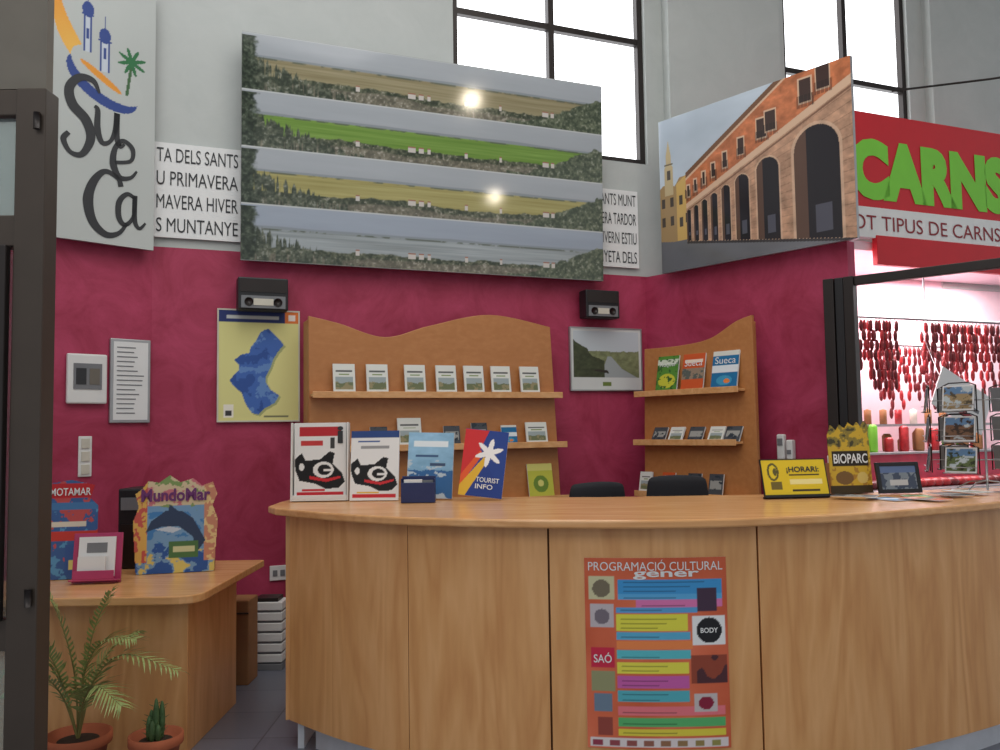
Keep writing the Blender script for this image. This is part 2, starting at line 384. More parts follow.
# ------------------------------------------------------------ town logo sign (left wall)
sw,shh=.655,1.75
cv=Cv(sw,shh,180,(186,191,188)); 
nn=cv.noise(.4,.5,31,3); cv.A+= (nn[:,:,None]-.5)*12
B_=(46,70,138)
for i in range(26):
    t=i/25; cx_=.04+.27*t**1.6; cy_=1.52-.50*t**.8; cv.ell(cx_,cy_,.012+.045*math.sin(math.pi*t)**1,.03+.02*math.sin(math.pi*t),(228+10*t,150+50*t,50+50*t),-.4)
cv.ell(.32,1.02,.24,.13,B_,-.5); cv.ell(.35,1.075,.245,.125,(186,191,188),-.5)
cv.ell(.31,1.06,.15,.022,(226,150,50),-.55)
for bx0,bx1,zb,zt in((.20,.25,1.20,1.44),(.30,.36,1.10,1.30)):
    cv.rect(bx0,zb,bx1,zt,(196,204,214)); cv.rect(bx0,zb,bx0+.01,zt,B_); cv.rect(bx1-.01,zb,bx1,zt,B_); cv.rect(bx0-.01,zt-.01,bx1+.01,zt,B_); cv.rect((bx0+bx1)/2-.007,zb+.08,(bx0+bx1)/2+.007,zb+.15,B_)
    cv.ell((bx0+bx1)/2,zt+.03,.036,.05,B_); cv.rect((bx0+bx1)/2-.003,zt+.07,(bx0+bx1)/2+.003,zt+.16,B_)
cv.poly([(.46,.98),(.48,.98),(.51,1.2),(.49,1.2)],(60,100,60))
for a in range(8):
    an=a*math.pi*2/8+.3; cv.ell(.5+.045*math.cos(an),1.21+.045*math.sin(an),.05,.012,(40,110,64),an)
sp=board('town_logo_sign',cv,FL@Mx.Translation((-.05,-.1,2.70)),0,0,th=.03,edge=M_alu)
Mt=FL@Mx.Translation((-.05,-.1,2.70))
def stroke(pts,rs,name='letter_stroke'):
    c=cat([(a,b,0) for a,b in pts],10); n=len(c); vs=[];fs=[]
    for i,q in enumerate(c):
        t=(c[min(i+1,n-1)]-c[max(i-1,0)]).normalized(); f=i/(n-1)*(len(rs)-1); k=min(len(rs)-2,int(f)); r=(rs[k]+(rs[k+1]-rs[k])*(f-k))*1.15
        nrm=V((-t.y,t.x,0)); a=q+nrm*r; b_=q-nrm*r; vs+= [(a.x,-.004,a.y),(b_.x,-.004,b_.y)]
    for i in range(n-1): fs.append((2*i,2*i+1,2*i+3,2*i+2))
    MB().add(vs,fs,M_ink,Mt).make(name,sp)
stroke([(.30,.95),(.26,1.02),(.18,1.02),(.12,.94),(.14,.84),(.22,.76),(.25,.65),(.20,.54),(.13,.54),(.09,.61),(.12,.66)],[.006,.016,.02,.024,.028,.028,.024,.016,.012,.016,.012])
stroke([(.27,.86),(.29,.84),(.29,.72),(.32,.64),(.37,.66),(.40,.74),(.41,.85)],[.008,.014,.018,.014,.010,.014,.016]); stroke([(.41,.85),(.41,.70),(.43,.64),(.46,.66)],[.016,.016,.012,.006])
stroke([(.40,.53),(.50,.56),(.51,.64),(.45,.68),(.40,.62),(.39,.52),(.43,.44),(.50,.45),(.54,.50)],[.010,.010,.014,.012,.014,.020,.016,.010,.006])
stroke([(.44,.38),(.42,.43),(.34,.46),(.27,.38),(.24,.26),(.27,.13),(.35,.06),(.43,.08),(.48,.15)],[.016,.012,.014,.022,.028,.024,.018,.012,.008])
stroke([(.53,.32),(.48,.34),(.43,.28),(.43,.18),(.47,.14),(.52,.20),(.53,.33)],[.010,.012,.016,.016,.012,.010,.010]); stroke([(.53,.34),(.53,.18),(.56,.13),(.60,.17)],[.014,.014,.010,.006])

# ------------------------------------------------------------ wall items
cv=Cv(.53,.75,170,(224,219,146))
cv.rect(0,.67,.53,.75,(36,52,110)); cv.rect(.05,.695,.40,.72,(200,204,200)); cv.rect(.44,.67,.53,.75,(225,120,50)); cv.rect(.46,.69,.51,.73,(240,230,220))
nn=cv.noise(.07,.07,5,4); 
vp=[(.27,.60),(.30,.62),(.33,.63),(.40,.56),(.43,.52),(.39,.47),(.36,.42),(.34,.36),(.31,.30),(.31,.26),(.34,.21),(.40,.17),(.37,.12),(.30,.08),(.26,.04),(.22,.05),(.19,.09),(.17,.13),(.15,.19),(.11,.22),(.07,.27),(.10,.31),(.13,.34),(.13,.38),(.10,.41),(.15,.45),(.20,.46),(.21,.50),(.24,.54)]
sm=[(a+.012,b-.012) for a,b in vp]; cv.poly(sm,(170,176,120))
m=cv.inp(vp); cv.A[m]=(66,106,182); cv.A[m&(nn>.56)]=(48,84,156); cv.A[m&(nn<.36)]=(100,140,198)
cv.rect(.03,.02,.10,.11,(240,235,220)); cv.rect(.045,.03,.085,.07,(60,60,60)); cv.rect(.30,.02,.46,.03,(120,120,90))
pm=E('region_map_poster'); board('x',cv,FB@Mx.Translation((.42,-.02,1.59)),0,0,parent=pm,th=.01)
MB().box(.41,.42,-.025,-.001,1.58,2.35,M_cream,FB).box(.95,.96,-.025,-.001,1.58,2.35,M_cream,FB).box(.42,.95,-.025,-.001,1.58,1.59,M_cream,FB).box(.42,.95,-.025,-.001,2.34,2.35,M_cream,FB).make('frame',pm)
cv=Cv(.64,.49,220,(212,216,214))
nn=cv.noise(.03,.02,8,4); na=cv.noise(.1,.1,28,3); px_=(cv.X>.02)&(cv.X<.62)
m=px_&(cv.Y>.10)&(cv.Y<.47); cv.A[m]=(196,206,212)
m=px_&(cv.Y>.10)&(cv.Y<.31+.03*(nn-.5)); cv.A[m]=(128,136,98); cv.A[m]*=(.75+.5*nn[m])[:,None]
cv.poly([(.10,.10),(.60,.10),(.46,.17),(.36,.27),(.33,.27),(.30,.2)],(160,168,170))
m=px_&(cv.Y>.10)&(cv.Y<.40+.12*(na-.5)-.55*(cv.X))&(cv.X<.3); cv.A[m]=(66,74,52); cv.A[m]*=(.7+.6*nn[m])[:,None]
cv.poly([(.2,.15),(.34,.13),(.33,.155),(.22,.165)],(50,46,40)); cv.rect(.28,.03,.36,.06,(110,130,60))
pp=E('landscape_picture'); board('x',cv,FB@Mx.Translation((3.08,-.02,1.81)),0,0,parent=pp,th=.015)
MB().box(3.07,3.08,-.026,-.002,1.80,2.31,M_alu,FB).box(3.72,3.73,-.026,-.002,1.80,2.31,M_alu,FB).box(3.08,3.72,-.026,-.002,1.80,1.81,M_alu,FB).box(3.08,3.72,-.026,-.002,2.30,2.31,M_alu,FB).make('frame',pp)
def speaker(u0,u1,z0,z1):
    p=E('wall_speaker'); b=MB(); zc=z0+.07
    b.box(u0,u1,-.16,-.04,z0,z1,M_black,FB); b.box(u0+.1,u1-.1,-.04,0,zc,zc+.06,M_dark,FB)
    b.make('cabinet',p,.008)
    g=MB(); g.box(u0+.02,u1-.02,-.168,-.16,z0+.012,z0+.095,M_grey,FB); g.box(u0+.1,u1-.1,-.172,-.168,z0+.03,z0+.075,M_cream,FB)
    for c in(u0+.07,u1-.07): g.tube([FB@V((c,-.160,z0+.053)),FB@V((c,-.175,z0+.053))],[.032,.028],M_dark,seg=16)
    g.box(u0+.01,u1-.01,-.164,-.160,z1-.10,z1-.015,M_dark,FB)
    g.make('grille',p)
speaker(.53,.86,2.33,2.55); speaker(3.15,3.45,2.37,2.59)
so=E('wall_socket'); MB().box(.76,.88,-.012,0,.50,.60,M_white,FB).make('plate',so,.003); MB().box(.78,.81,-.016,-.012,.53,.57,M_grey,FB).box(.83,.86,-.016,-.012,.53,.57,M_grey,FB).make('sockets',so)
th=E('thermostat_panel'); MB().box(.11,.35,-.033,-.003,1.70,2.01,M_white,FL).make('body',th,.01); MB().box(.145,.315,-.037,-.033,1.79,1.95,M_grey,FL).box(.16,.22,-.040,-.037,1.82,1.92,M_ink,FL).box(.24,.30,-.040,-.037,1.82,1.92,M_taupe,FL).make('display',th)
nf_=E('framed_notice'); b=MB(); b.box(.37,.63,-.022,-.002,1.58,2.12,M_alu,FL); b.make('frame',nf_,.005)
b=MB(); b.box(.39,.61,-.026,-.022,1.60,2.10,M_paper,FL)
for k in range(15): b.box(.41,.41+random.uniform(.1,.18),-.028,-.026,2.06-k*.03,2.067-k*.03,M_grey,FL)
b.make('sheet',nf_)
sw_=E('light_switch'); b=MB(); b.box(.19,.27,-.012,0,1.25,1.50,M_white,FL); b.make('plate',sw_,.004); b=MB()
for k in range(3): b.box(.205,.255,-.018,-.012,1.265+k*.08,1.325+k*.08,M_cream,FL)
b.make('rockers',sw_,.002)
ph_=E('wall_intercom'); b=MB(); b.box(1.19,1.25,-.04,0,1.26,1.44,M_white,FR).box(1.27,1.32,-.05,0,1.26,1.40,M_white,FR); b.make('body',ph_,.01)
MB().box(1.20,1.24,-.044,-.04,1.36,1.41,M_grey,FR).box(1.28,1.31,-.054,-.05,1.30,1.33,M_grey,FR).make('keys',ph_)

# ------------------------------------------------------------ brochure shelves
def leaflet_cv(w,h,kind,seed):
    cv=Cv(w,h,240,(224,225,218)); n=cv.noise(.03,.02,seed,4)
    if kind=='guide':
        m=(cv.Y>h*.14)&(cv.Y<h*.56)&(cv.X>.015)&(cv.X<w-.015); cv.A[m]=(158,170,172); m2=m&(cv.Y<h*(.28+.2*n)); cv.A[m2]=(110,118,84); cv.A[m2&(n>.55)]=(150,140,104); cv.rect(.02,h*.72,w-.02,h*.78,(90,92,90)); cv.rect(.04,h*.63,w-.04,h*.66,(130,150,90))
    elif kind=='green': cv.A[:]=(84,140,52); cv.ell(w*.5,h*.3,w*.4,h*.2,(200,200,60)); cv.rect(0,h*.75,w,h*.9,(210,220,200)); cv.A[(n>.62)]=(50,96,40)
    elif kind=='orange': cv.A[:]=(206,88,40); cv.rect(0,h*.30,w,h*.60,(150,130,110)); cv.A[(cv.Y>h*.3)&(cv.Y<h*.6)&(n>.5)]=(90,96,90); cv.rect(.02,h*.75,w-.02,h*.85,(240,220,200))
    elif kind=='blue': cv.A[:]=(24,110,160); cv.rect(0,h*.42,w,h*.62,(226,232,236)); cv.ell(w*.5,h*.22,w*.3,h*.13,(60,150,190)); cv.ell(w*.6,h*.2,w*.12,h*.06,(230,130,60)); cv.rect(0,h*.88,w,h,(220,220,210))
    elif kind=='dark': cv.A[:]=(70,74,80); cv.rect(.01,h*.3,w-.01,h*.7,(160,160,155)); cv.A[(n>.6)]=(40,50,60)
    elif kind=='yellow': cv.A[:]=(196,196,70); cv.ell(w*.5,h*.4,w*.3,h*.25,(110,140,50)); cv.ell(w*.5,h*.42,w*.12,h*.1,(220,214,120)); cv.rect(0,h*.8,w,h,(220,214,120))
    return cv
def leaflet(parent,M,x,y,z,w,h,kind,seed,lean=.2,yaw=0,ttl=None):
    MM=M@stand(x,y,z,yaw,lean); cv=leaflet_cv(w,h,kind,seed)
    sheet('cover',cv,lambda a,b:MM@V((a-w/2,-.001,b)),parent); MB().box(-w/2,w/2,0,.012,0,h,M_paper,MM).make('pages',parent)
    if ttl: text(ttl,MM,-w*.4,w*.4,h*.66,h*.84,M_paper,parent,y=-.002)
def shelfunit(M,wave,x0b,x1b,zb,shelves,name,dep):
    p=E(name); wv=[(q.x,q.y) for q in cat([(a,b,0) for a,b in wave],8)]
    pts=[(x0b,zb)]+wv+[(x1b,zb)]; pts=pts[::-1]
    b=MB(); b.prism(pts,-.25,-.22,M_shelf,M); b.make('back_panel',p,.004)
    s=MB(); s.box(wave[0][0]+.0,wave[0][0]+.03,-.22,-dep,0,wave[0][1]-.02,M_shelf,M); s.box(wave[-1][0]-.05,wave[-1][0]-.02,-.22,-dep,0,wave[-1][1]-.04,M_shelf,M)
    s.make('sides',p,.003)
    for i,(a,c,z) in enumerate(shelves):
        s=MB(); s.box(a,c,-.34,-.25,z-.02,z,M_top,M); s.box(a,c,-.345,-.335,z-.03,z+.015,M_top,M); s.make('shelf_%d'%(i+1),p,.003)
    return p
shelfunit(FB,[(.98,2.29),(1.19,2.245),(1.51,2.16),(1.84,2.25),(2.30,2.345),(2.79,2.27)],.99,2.90,0,[(.99,2.84,1.76),(.99,2.87,1.395),(.99,2.89,1.0)],'brochure_shelf',.05)
row=E('guide_booklets')
for i,u in enumerate((1.21,1.44,1.71,1.94,2.15,2.36,2.59)): leaflet(row,FB,u,-.32,1.762,.15,.205,'guide',i,lean=.16)
for i,(u,k) in enumerate(((1.45,'dark'),(1.67,'guide'),(1.98,'dark'),(2.19,'dark'),(2.42,'blue'),(2.64,'guide'))): leaflet(row,FB,u,-.315,1.397,(.12 if k!='guide' else .17),.14+.02*(i%2)+(.04 if i==1 else 0),k,i+20)
leaflet(row,FB,2.67,-.315,1.002,.2,.25,'yellow',3)
shelfunit(FR,[(.18,2.12),(.53,2.12),(.80,2.15),(1.02,2.25),(1.16,2.285)],.12,1.18,0,[(.14,1.09,1.77),(.12,1.06,1.395),(.12,1.1,1.0)],'brochure_shelf',.17)
row=E('travel_leaflets')
for u,k,tt in((.43,'green','Xuquer'),(.67,'orange','Sueca'),(.95,'blue','Sueca')): leaflet(row,FR,u,-.315,1.772,.2 if k!='blue' else .22,.28,k,int(u*100),ttl=tt)
for i,u in enumerate((.34,.50,.68,.86,1.0)): leaflet(row,FR,u,-.315,1.397,.13,.12,('dark','guide')[i%2],i+40,lean=.5)
for i,u in enumerate((.2,.42,.66,.85)): leaflet(row,FR,u,-.315,1.002,.12,.16,('guide','orange','dark','dark')[i],i+50)

# ------------------------------------------------------------ curved counter
fr=[(-1.10,4.24),(-.77,3.93),(-.43,3.70),(-.09,3.57),(.19,3.49),(.58,3.43),(.97,3.45),(1.42,3.57),(1.79,3.74),(2.23,3.97),(2.62,4.22),(2.95,4.5)]
fc=cat([(a,b,0) for a,b in fr],8)
back=[(2.95,5.0),(2.49,4.85),(2.11,4.70),(1.57,4.63),(.52,4.61),(-.56,4.82),(-1.08,4.99),(-1.14,4.9),(-1.17,4.6),(-1.16,4.35)]
def offs(c,d):
    out=[]
    for i,q in enumerate(c):
        t=(c[min(i+1,len(c)-1)]-c[max(i-1,0)]).normalized(); out.append(q+V((-t.y,t.x,0))*d)
    return out
ct=E('reception_counter')
MB().slab([(q.x,q.y) for q in fc]+back,1.105,1.14,M_top).make('counter_top',ct,.008)
pc=offs(fc,.06); pi=offs(fc,.085)
def interp(c,x):
    for i in range(len(c)-1):
        if c[i].x<=x<=c[i+1].x:
            t=(x-c[i].x)/(c[i+1].x-c[i].x); return c[i].lerp(c[i+1],t)
    return c[-1] if x>c[-1].x else c[0]
seams=[-1.03,-.405,.185,1.02,2.88]
gap=[0,.001,.004,.004,0]
for k in range(4):
    xs_=np.linspace(seams[k]+gap[k],seams[k+1]-gap[k+1],24); o_=[interp(pc,x) for x in xs_]; i_=[interp(pi,x) for x in xs_]
    MB().slab([(q.x,q.y) for q in o_]+[(q.x,q.y) for q in i_[::-1]],.13,1.105,M_counter).make('front_panel_%d'%(k+1),ct,.0012)
ii=offs(fc,.088); i2=offs(fc,.10)
MB().slab([(q.x,q.y) for q in ii[3:]]+[(q.x,q.y) for q in i2[3:][::-1]],.13,1.105,M_seam).make('carcass',ct)
a0=interp(pc,-1.03)
MB().slab([(-1.05,a0.y),(-1.02,a0.y+.01),(-1.06,4.92),(-1.09,4.92)],.13,1.105,M_counter).make('end_panel',ct,.002)
pl=offs(fc,.14); pl2=offs(fc,.17)
MB().slab([(q.x,q.y) for q in pl[3:]]+[(q.x,q.y) for q in pl2[3:][::-1]],0,.13,M_plinth).box(-.99,-.96,4.25,4.88,0,.13,M_plinth).make('plinth',ct)

# event poster, follows the curved front
cv=Cv(.56,.74,230,(214,104,70))
n=cv.noise(.2,.2,77,3); cv.A+=(n[:,:,None]-.5)*60
rows=[(.60,.655,(62,150,210),.13,.54),(.575,.60,(90,170,220),.13,.54),(.545,.575,(220,120,176),.20,.54),(.525,.545,(90,160,214),.12,.44),(.455,.52,(226,220,74),.12,.40),(.42,.45,(90,174,210),.12,.41),(.385,.415,(236,136,76),.12,.42),(.345,.38,(90,190,200),.12,.41),(.29,.335,(230,222,80),.12,.40),(.235,.28,(200,96,170),.12,.40),(.18,.225,(84,176,190),.12,.40),(.13,.165,(232,120,130),.12,.54),(.085,.12,(90,180,110),.12,.54),(.05,.075,(226,210,70),.12,.54)]
for y0,y1,c,x0,x1 in rows:
    cv.rect(x0,y0,x1,y1,c)
    for q in range(int((y1-y0)/.018)): cv.rect(x0+.02,y0+.007+q*.018,x0+.02+(x1-x0)*(.5+.35*((q*37)%5)/5),y0+.011+q*.018,tuple(int(v*.7) for v in c))
for x0,y0,x1,y1,c in((.015,.575,.115,.67,(206,200,160)),(.02,.47,.11,.56,(196,186,190)),(.02,.31,.11,.39,(205,40,70)),(.02,.22,.11,.30,(150,150,110)),(.03,.14,.10,.21,(110,130,150)),(.04,.05,.10,.12,(150,70,60)),(.44,.53,.52,.62,(70,50,70)),(.42,.40,.55,.51,(235,235,235)),(.41,.25,.553,.36,(80,44,50)),(.42,.14,.51,.21,(200,190,190)),(.01,.005,.55,.04,(225,215,215))):
    cv.rect(x0,y0,x1,y1,c)
m=(cv.X>.41)&(cv.X<.553)&(cv.Y>.25)&(cv.Y<.36)&(n>.5); cv.A[m]=(150,70,50)
cv.ell(.065,.62,.035,.035,(120,110,90)); cv.ell(.485,.455,.05,.05,(30,30,34)); cv.ell(.065,.51,.03,.03,(120,110,120)); cv.ell(.465,.175,.03,.025,(140,30,60))
for q in range(8): cv.rect(.02+q*.066,.012,.058+q*.066,.032,(150,60+q*12,80))
po=E('event_poster')
def pfn(off):
    cc=offs(fc,.06-off)
    return lambda a,b:(lambda q:V((q.x,q.y,.245+b)))(interp(cc,.325+a))
sheet('print',cv,pfn(.003),po)
cvb=Cv(.56,.74,30,(230,230,230)); sheet('paper_back',cvb,pfn(.0015),po)
f2=pfn(.0045)
text('PROGRAMACI\u00d3 CULTURAL',I4,.015,.545,.69,.733,M_paper,po,fn=f2); text('gener',I4,.19,.45,.655,.688,M_paper,po,bold=.02,fn=f2)
text('SA\u00d3',I4,.03,.10,.33,.37,M_paper,po,bold=.01,fn=f2); text('BODY',I4,.45,.52,.445,.465,M_paper,po,bold=.02,fn=f2)

# ------------------------------------------------------------ items on counter
zc=1.143
def bull_cv(w,h,top):
    cv=Cv(w,h,260,(232,232,230))
    if top=='red': cv.rect(w*.10,h*.82,w*.9,h*.95,(190,40,50)); cv.rect(w*.12,h*.70,w*.55,h*.76,(200,60,60)); cv.rect(w*.7,h*.66,w*.78,h*.80,(60,60,60))
    else: cv.rect(0,h*.90,w,h,(40,70,130)); cv.rect(w*.2,h*.74,w*.8,h*.78,(150,150,150)); cv.rect(w*.15,h*.83,w*.6,h*.86,(60,90,150))
    K=(18,18,20); Wt=(232,232,230)
    cv.poly([(w*.0,h*.52),(w*.14,h*.60),(w*.22,h*.50),(w*.5,h*.52),(w*.68,h*.62),(w*.78,h*.60),(w*.74,h*.46),(w*.92,h*.34),(w*.98,h*.22),(w*.86,h*.14),(w*.60,h*.13),(w*.40,h*.20),(w*.10,h*.24),(w*.02,h*.38)],K)
    cv.ell(w*.56,h*.38,w*.20,h*.105,Wt); cv.ell(w*.58,h*.38,w*.13,h*.07,K); cv.rect(w*.56,h*.36,w*.72,h*.39,Wt); cv.ell(w*.14,h*.42,w*.05,h*.05,Wt)
    cv.poly([(w*.30,h*.26),(w*.62,h*.22),(w*.9,h*.27),(w*.9,h*.30),(w*.62,h*.26),(w*.30,h*.30)],(205,40,50))
    cv.rect(w*.05,h*.04,w*.95,h*.09,(205,40,50)); cv.rect(w*.15,h*.10,w*.6,h*.125,(226,180,50) if top!='red' else (205,40,50))
    return cv
h1=E('brochure_holder'); Mh=stand(-.955,4.60,zc,.05,.06)
w0,h0=.27,.40; board('x',bull_cv(w0,h0,'red'),Mh,-w0/2,.01,parent=h1,th=.01,y=0)
b=MB(); b.box(-.15,-.142,-.03,.05,0,.41,M_white,Mh).box(.142,.15,-.03,.05,0,.41,M_white,Mh).box(-.142,.142,-.03,.05,0,.008,M_white,Mh).box(-.142,.142,-.03,-.026,.008,.03,M_white,Mh).box(-.142,.142,.045,.05,.008,.41,M_white,Mh); b.make('acrylic_case',h1,.002)
text('i',Mh,.09,.12,.30,.39,M_ink,h1,y=-.003,bold=.03)
b2=E('bull_brochure'); Mh=stand(-.665,4.55,zc+.002,-.05,.16); w0,h0=.255,.365; board('x',bull_cv(w0,h0,'blue'),Mh,-w0/2,0,parent=b2,th=.012)
MB().prism([(-.02,.02),(.02,.02),(.02,.2)],.012,.05,M_paper,Mh).make('easel_back',b2)
cv=Cv(.24,.345,260,(120,160,190)); n=cv.noise(.06,.03,4,4)
for c in range(3): cv.A[:,:,c]=(120,165,195)[c]+(cv.Y/.345)*(30)+(n-.5)*50
m=(cv.Y<.12+.05*n); cv.A[m]=(50,104,160); m=(n>.6)&(cv.Y<.2); cv.A[m]=(190,205,215); cv.rect(.03,.27,.21,.30,(230,240,245)); cv.rect(.12,.17,.2,.185,(60,80,110)); cv.rect(.04,.215,.16,.225,(60,90,130))
b3=E('beach_brochures'); Mh=stand(-.385,4.56,zc+.004,-.06,.16)@Mx.Rotation(.03,4,'Y'); board('x',cv,Mh,-.115,.004,parent=b3,th=.02)
bx=E('leaflet_box'); Mh=stand(-.42,4.42,zc,0,0); b=MB(); b.box(-.085,.085,-.04,-.036,0,.10,M_navy,Mh).box(-.085,.085,.026,.03,0,.13,M_navy,Mh).box(-.085,-.081,-.036,.026,0,.12,M_navy,Mh).box(.081,.085,-.036,.026,0,.12,M_navy,Mh).box(-.081,.081,-.036,.026,0,.005,M_navy,Mh); b.make('box',bx,.002)
MB().box(-.07,.02,-.03,-.01,.005,.115,M_paper,Mh).box(.0,.075,-.005,.015,.005,.11,M_grey,Mh).make('cards',bx)
w0,h0=.225,.345; cv=Cv(w0,h0,300,(30,62,140)); 
cv.poly([(0,0),(0,h0),(w0*.55,h0),(w0*.2,h0*.35)],(206,40,44)); cv.poly([(0,h0*.12),(w0*.45,h0*.62),(w0*.4,h0*.7),(0,h0*.3)],(226,90,40)); cv.poly([(0,0),(0,h0*.15),(w0*.5,h0*.6),(w0*.55,h0*.5),(w0*.2,0)],(226,180,50))
cv.poly([(w0*.15,0),(w0*.55,h0*.5),(w0,h0*.1),(w0,0)],(28,58,136))
for a in range(6):
    an=a*math.pi/3+.35; cv.ell(w0*.60+.03*math.cos(an),h0*.66+.03*math.sin(an),.045,.013,(240,240,240),an)
b4=E('tourist_info_brochure'); Mh=stand(-.115,4.47,zc+.004,-.05,.18)@Mx.Rotation(.12,4,'Y'); board('x',cv,Mh,-w0/2,.015,parent=b4,th=.012)
text('TOURIST',Mh,-.03,.09,.09,.115,M_paper,b4,y=-.002,bold=.01); text('INFO',Mh,-.03,.06,.055,.08,M_paper,b4,y=-.002,bold=.01)
MB().prism([(-.03,.03),(.03,.03),(.0,.25)],.012,.05,M_paper,Mh).make('easel_back',b4)
cv=Cv(.34,.185,280,(222,192,36)); cv.rect(0,0,.34,.007,(20,20,20)); cv.rect(0,.178,.34,.185,(20,20,20)); cv.rect(0,0,.007,.185,(20,20,20)); cv.rect(.333,0,.34,.185,(20,20,20))
cv.ell(.06,.12,.03,.045,(90,84,40)); cv.ell(.06,.12,.020,.034,(222,196,40)); cv.ell(.07,.12,.01,.02,(90,84,40)); cv.rect(.04,.03,.1,.07,(110,96,40)); cv.rect(.14,.055,.31,.08,(240,225,150)); cv.rect(.15,.02,.29,.03,(60,50,30)); cv.rect(.14,.10,.30,.108,(60,50,30))
ys_=E('opening_hours_sign'); Mh=stand(1.46,4.32,zc+.003,.12,.28); board('x',cv,Mh,-.17,.01,parent=ys_,th=.008,edge=M_black); text('\u00a1HORARI:',Mh,-.04,.13,.12,.155,M_ink,ys_,y=-.002,bold=.02)
MB().box(-.17,.17,-.012,.02,.0,.01,M_black,Mh).make('foot',ys_)
w0,h0=.235,.40; cv=Cv(w0,h0,280,(206,170,52)); n=cv.noise(.03,.03,14,3)
cv.A[n>.6]=(170,126,48); cv.A[(cv.Y>.24)&(n>.45)]=(140,124,56); cv.A[(cv.Y>.24)&(n>.62)]=(70,66,42); cv.rect(.015,.14,.22,.22,(44,36,24)); cv.rect(0,0,w0,.04,(60,50,30)); cv.ell(.08,.08,.05,.035,(120,90,50)); cv.ell(.18,.08,.03,.03,(214,190,110))
top=[(0,0),(w0,0),(w0,.27),(.225,.30),(.235,.35),(.21,.38),(.19,.35),(.17,.375),(.15,.35),(.12,.37),(.1,.34),(.07,.36),(.05,.33),(.02,.36),(0,.31)]
cv.mask=cv.inp(top)|(cv.Y<.01)
bp=E('zoo_leaflet_holder'); Mh=stand(1.82,4.54,zc+.002,.15,.08); sheet('print',cv,lambda a,b:Mh@V((a-w0/2,0,b)),bp,solid=.006)
text('BIOPARC',Mh,-.095,.095,.155,.205,M_paper,bp,y=-.002,bold=.02); MB().box(-w0/2,w0/2,.007,.07,0.006,.16,M_card,Mh).box(-.1,.1,.02,.05,.16,.2,M_paper,Mh).make('pocket',bp,.002)
cv=Cv(.20,.12,280,(60,70,90)); n=cv.noise(.03,.03,18,3); cv.A[n>.55]=(120,130,140); cv.rect(.05,.02,.15,.05,(190,190,190)); cv.rect(.0,.085,.2,.12,(90,110,150))
fp=E('photo_frame'); Mh=stand(2.05,4.50,zc+.003,.15,.2); board('x',cv,Mh,-.10,.02,parent=fp,th=.008,mat=M_gloss,y=-.001)
MB().box(-.12,-.10,-.006,.01,0,.16,M_black,Mh).box(.10,.12,-.006,.01,0,.16,M_black,Mh).box(-.1,.1,-.006,.01,0,.02,M_black,Mh).box(-.1,.1,-.006,.01,.14,.16,M_black,Mh).make('frame',fp,.002)
MB().prism([(-.02,.015),(.02,.015),(.0,.12)],.010,.05,M_black,Mh).make('strut',fp)
fl=E('counter_leaflets')
for i,(x,y,a,k) in enumerate(((1.85,4.18,.3,'blue'),(2.02,4.25,-.2,'green'),(1.98,4.10,.6,'orange'),(2.2,4.3,.1,'dark'),(2.35,4.42,.4,'guide'),(1.70,4.22,1.0,'dark'))):
    cvv=leaflet_cv(.12,.2,k,i+70); Mh=Mx.Translation((x,y,zc+.003*i))@Mx.Rotation(a,4,'Z'); sheet('leaflet',cvv,lambda p_,q_:Mh@V((p_-.06,q_-.1,.0025)),fl); MB().box(-.06,.06,-.1,.1,0,.002,M_paper,Mh).make('paper',fl)
# postcard rack
rk=E('postcard_rack'); cx,cy=2.585,4.66; b=MB()
b.tube([(cx,cy,zc+.0),(cx,cy,zc+.54)],.006,M_alu)
for k in range(4):
    a=k*math.pi/2+.5; b.tube([(cx,cy,zc+.05),(cx+.1*math.cos(a),cy+.1*math.sin(a),zc+.04),(cx+.17*math.cos(a),cy+.17*math.sin(a),zc+.004)],.004,M_alu)
b.lathe([(.166,.0),(.17,.004),(.174,.0)],(cx,cy,zc),M_alu)
b.make('wire_stand',rk)
RR=.265
for f in range(6):
    a=f*math.pi/3+.12
    Mf=Mx.Translation((cx,cy,zc))@Mx.Rotation(a,4,'Z')@Mx.Translation((0,-RR,0))
    wr=MB()
    for r_ in range(3):
        z=.10+r_*.16
        for xx in(-.085,.085): wr.tube([Mf@V((xx,-.03,z)),Mf@V((xx,0,z-.005)),Mf@V((xx,0,z+.13))],.0035,M_dark,seg=6)
        wr.tube([Mf@V((-.085,0,z+.13)),Mf@V((-.05,0,z+.145)),Mf@V((.05,0,z+.145)),Mf@V((.085,0,z+.13))],.0035,M_dark,seg=6)
        wr.tube([Mf@V((-.085,-.03,z+.03)),Mf@V((.085,-.03,z+.03))],.0025,M_alu,seg=6); wr.tube([Mf@V((-.085,-.03,z)),Mf@V((.085,-.03,z))],.0025,M_alu,seg=6)
        wr.tube([Mf@V((0,0,z+.06)),Mf@V((0,RR,z+.06))],.0025,M_alu,seg=6)
        cvv=Cv(.16,.13,220,(90,124,160)); n=cvv.noise(.03,.02,f*7+r_,4)
        c=random.choice([(50,84,130),(86,100,60),(150,130,96),(110,80,60),(60,66,90)])
        cvv.A[(cvv.Y<.07+.03*n)]=c; cvv.A[(n>.62)]=(176,186,190); cvv.A[n<.40]=tuple(v*.5 for v in c)
        for rr in((0,0,.16,.005),(0,.125,.16,.13),(0,0,.005,.13),(.155,0,.16,.13)): cvv.rect(*rr,(215,215,215))
        Mc=Mf@stand(0,-.022,z+.003,0,.14); sheet('postcard',cvv,lambda p_,q_:Mc@V((p_-.08,-.001,q_)),rk); MB().box(-.08,.08,0,.006,0,.13,M_grey,Mc).make('card_stack',rk)
    wr.make('wire_pocket',rk)

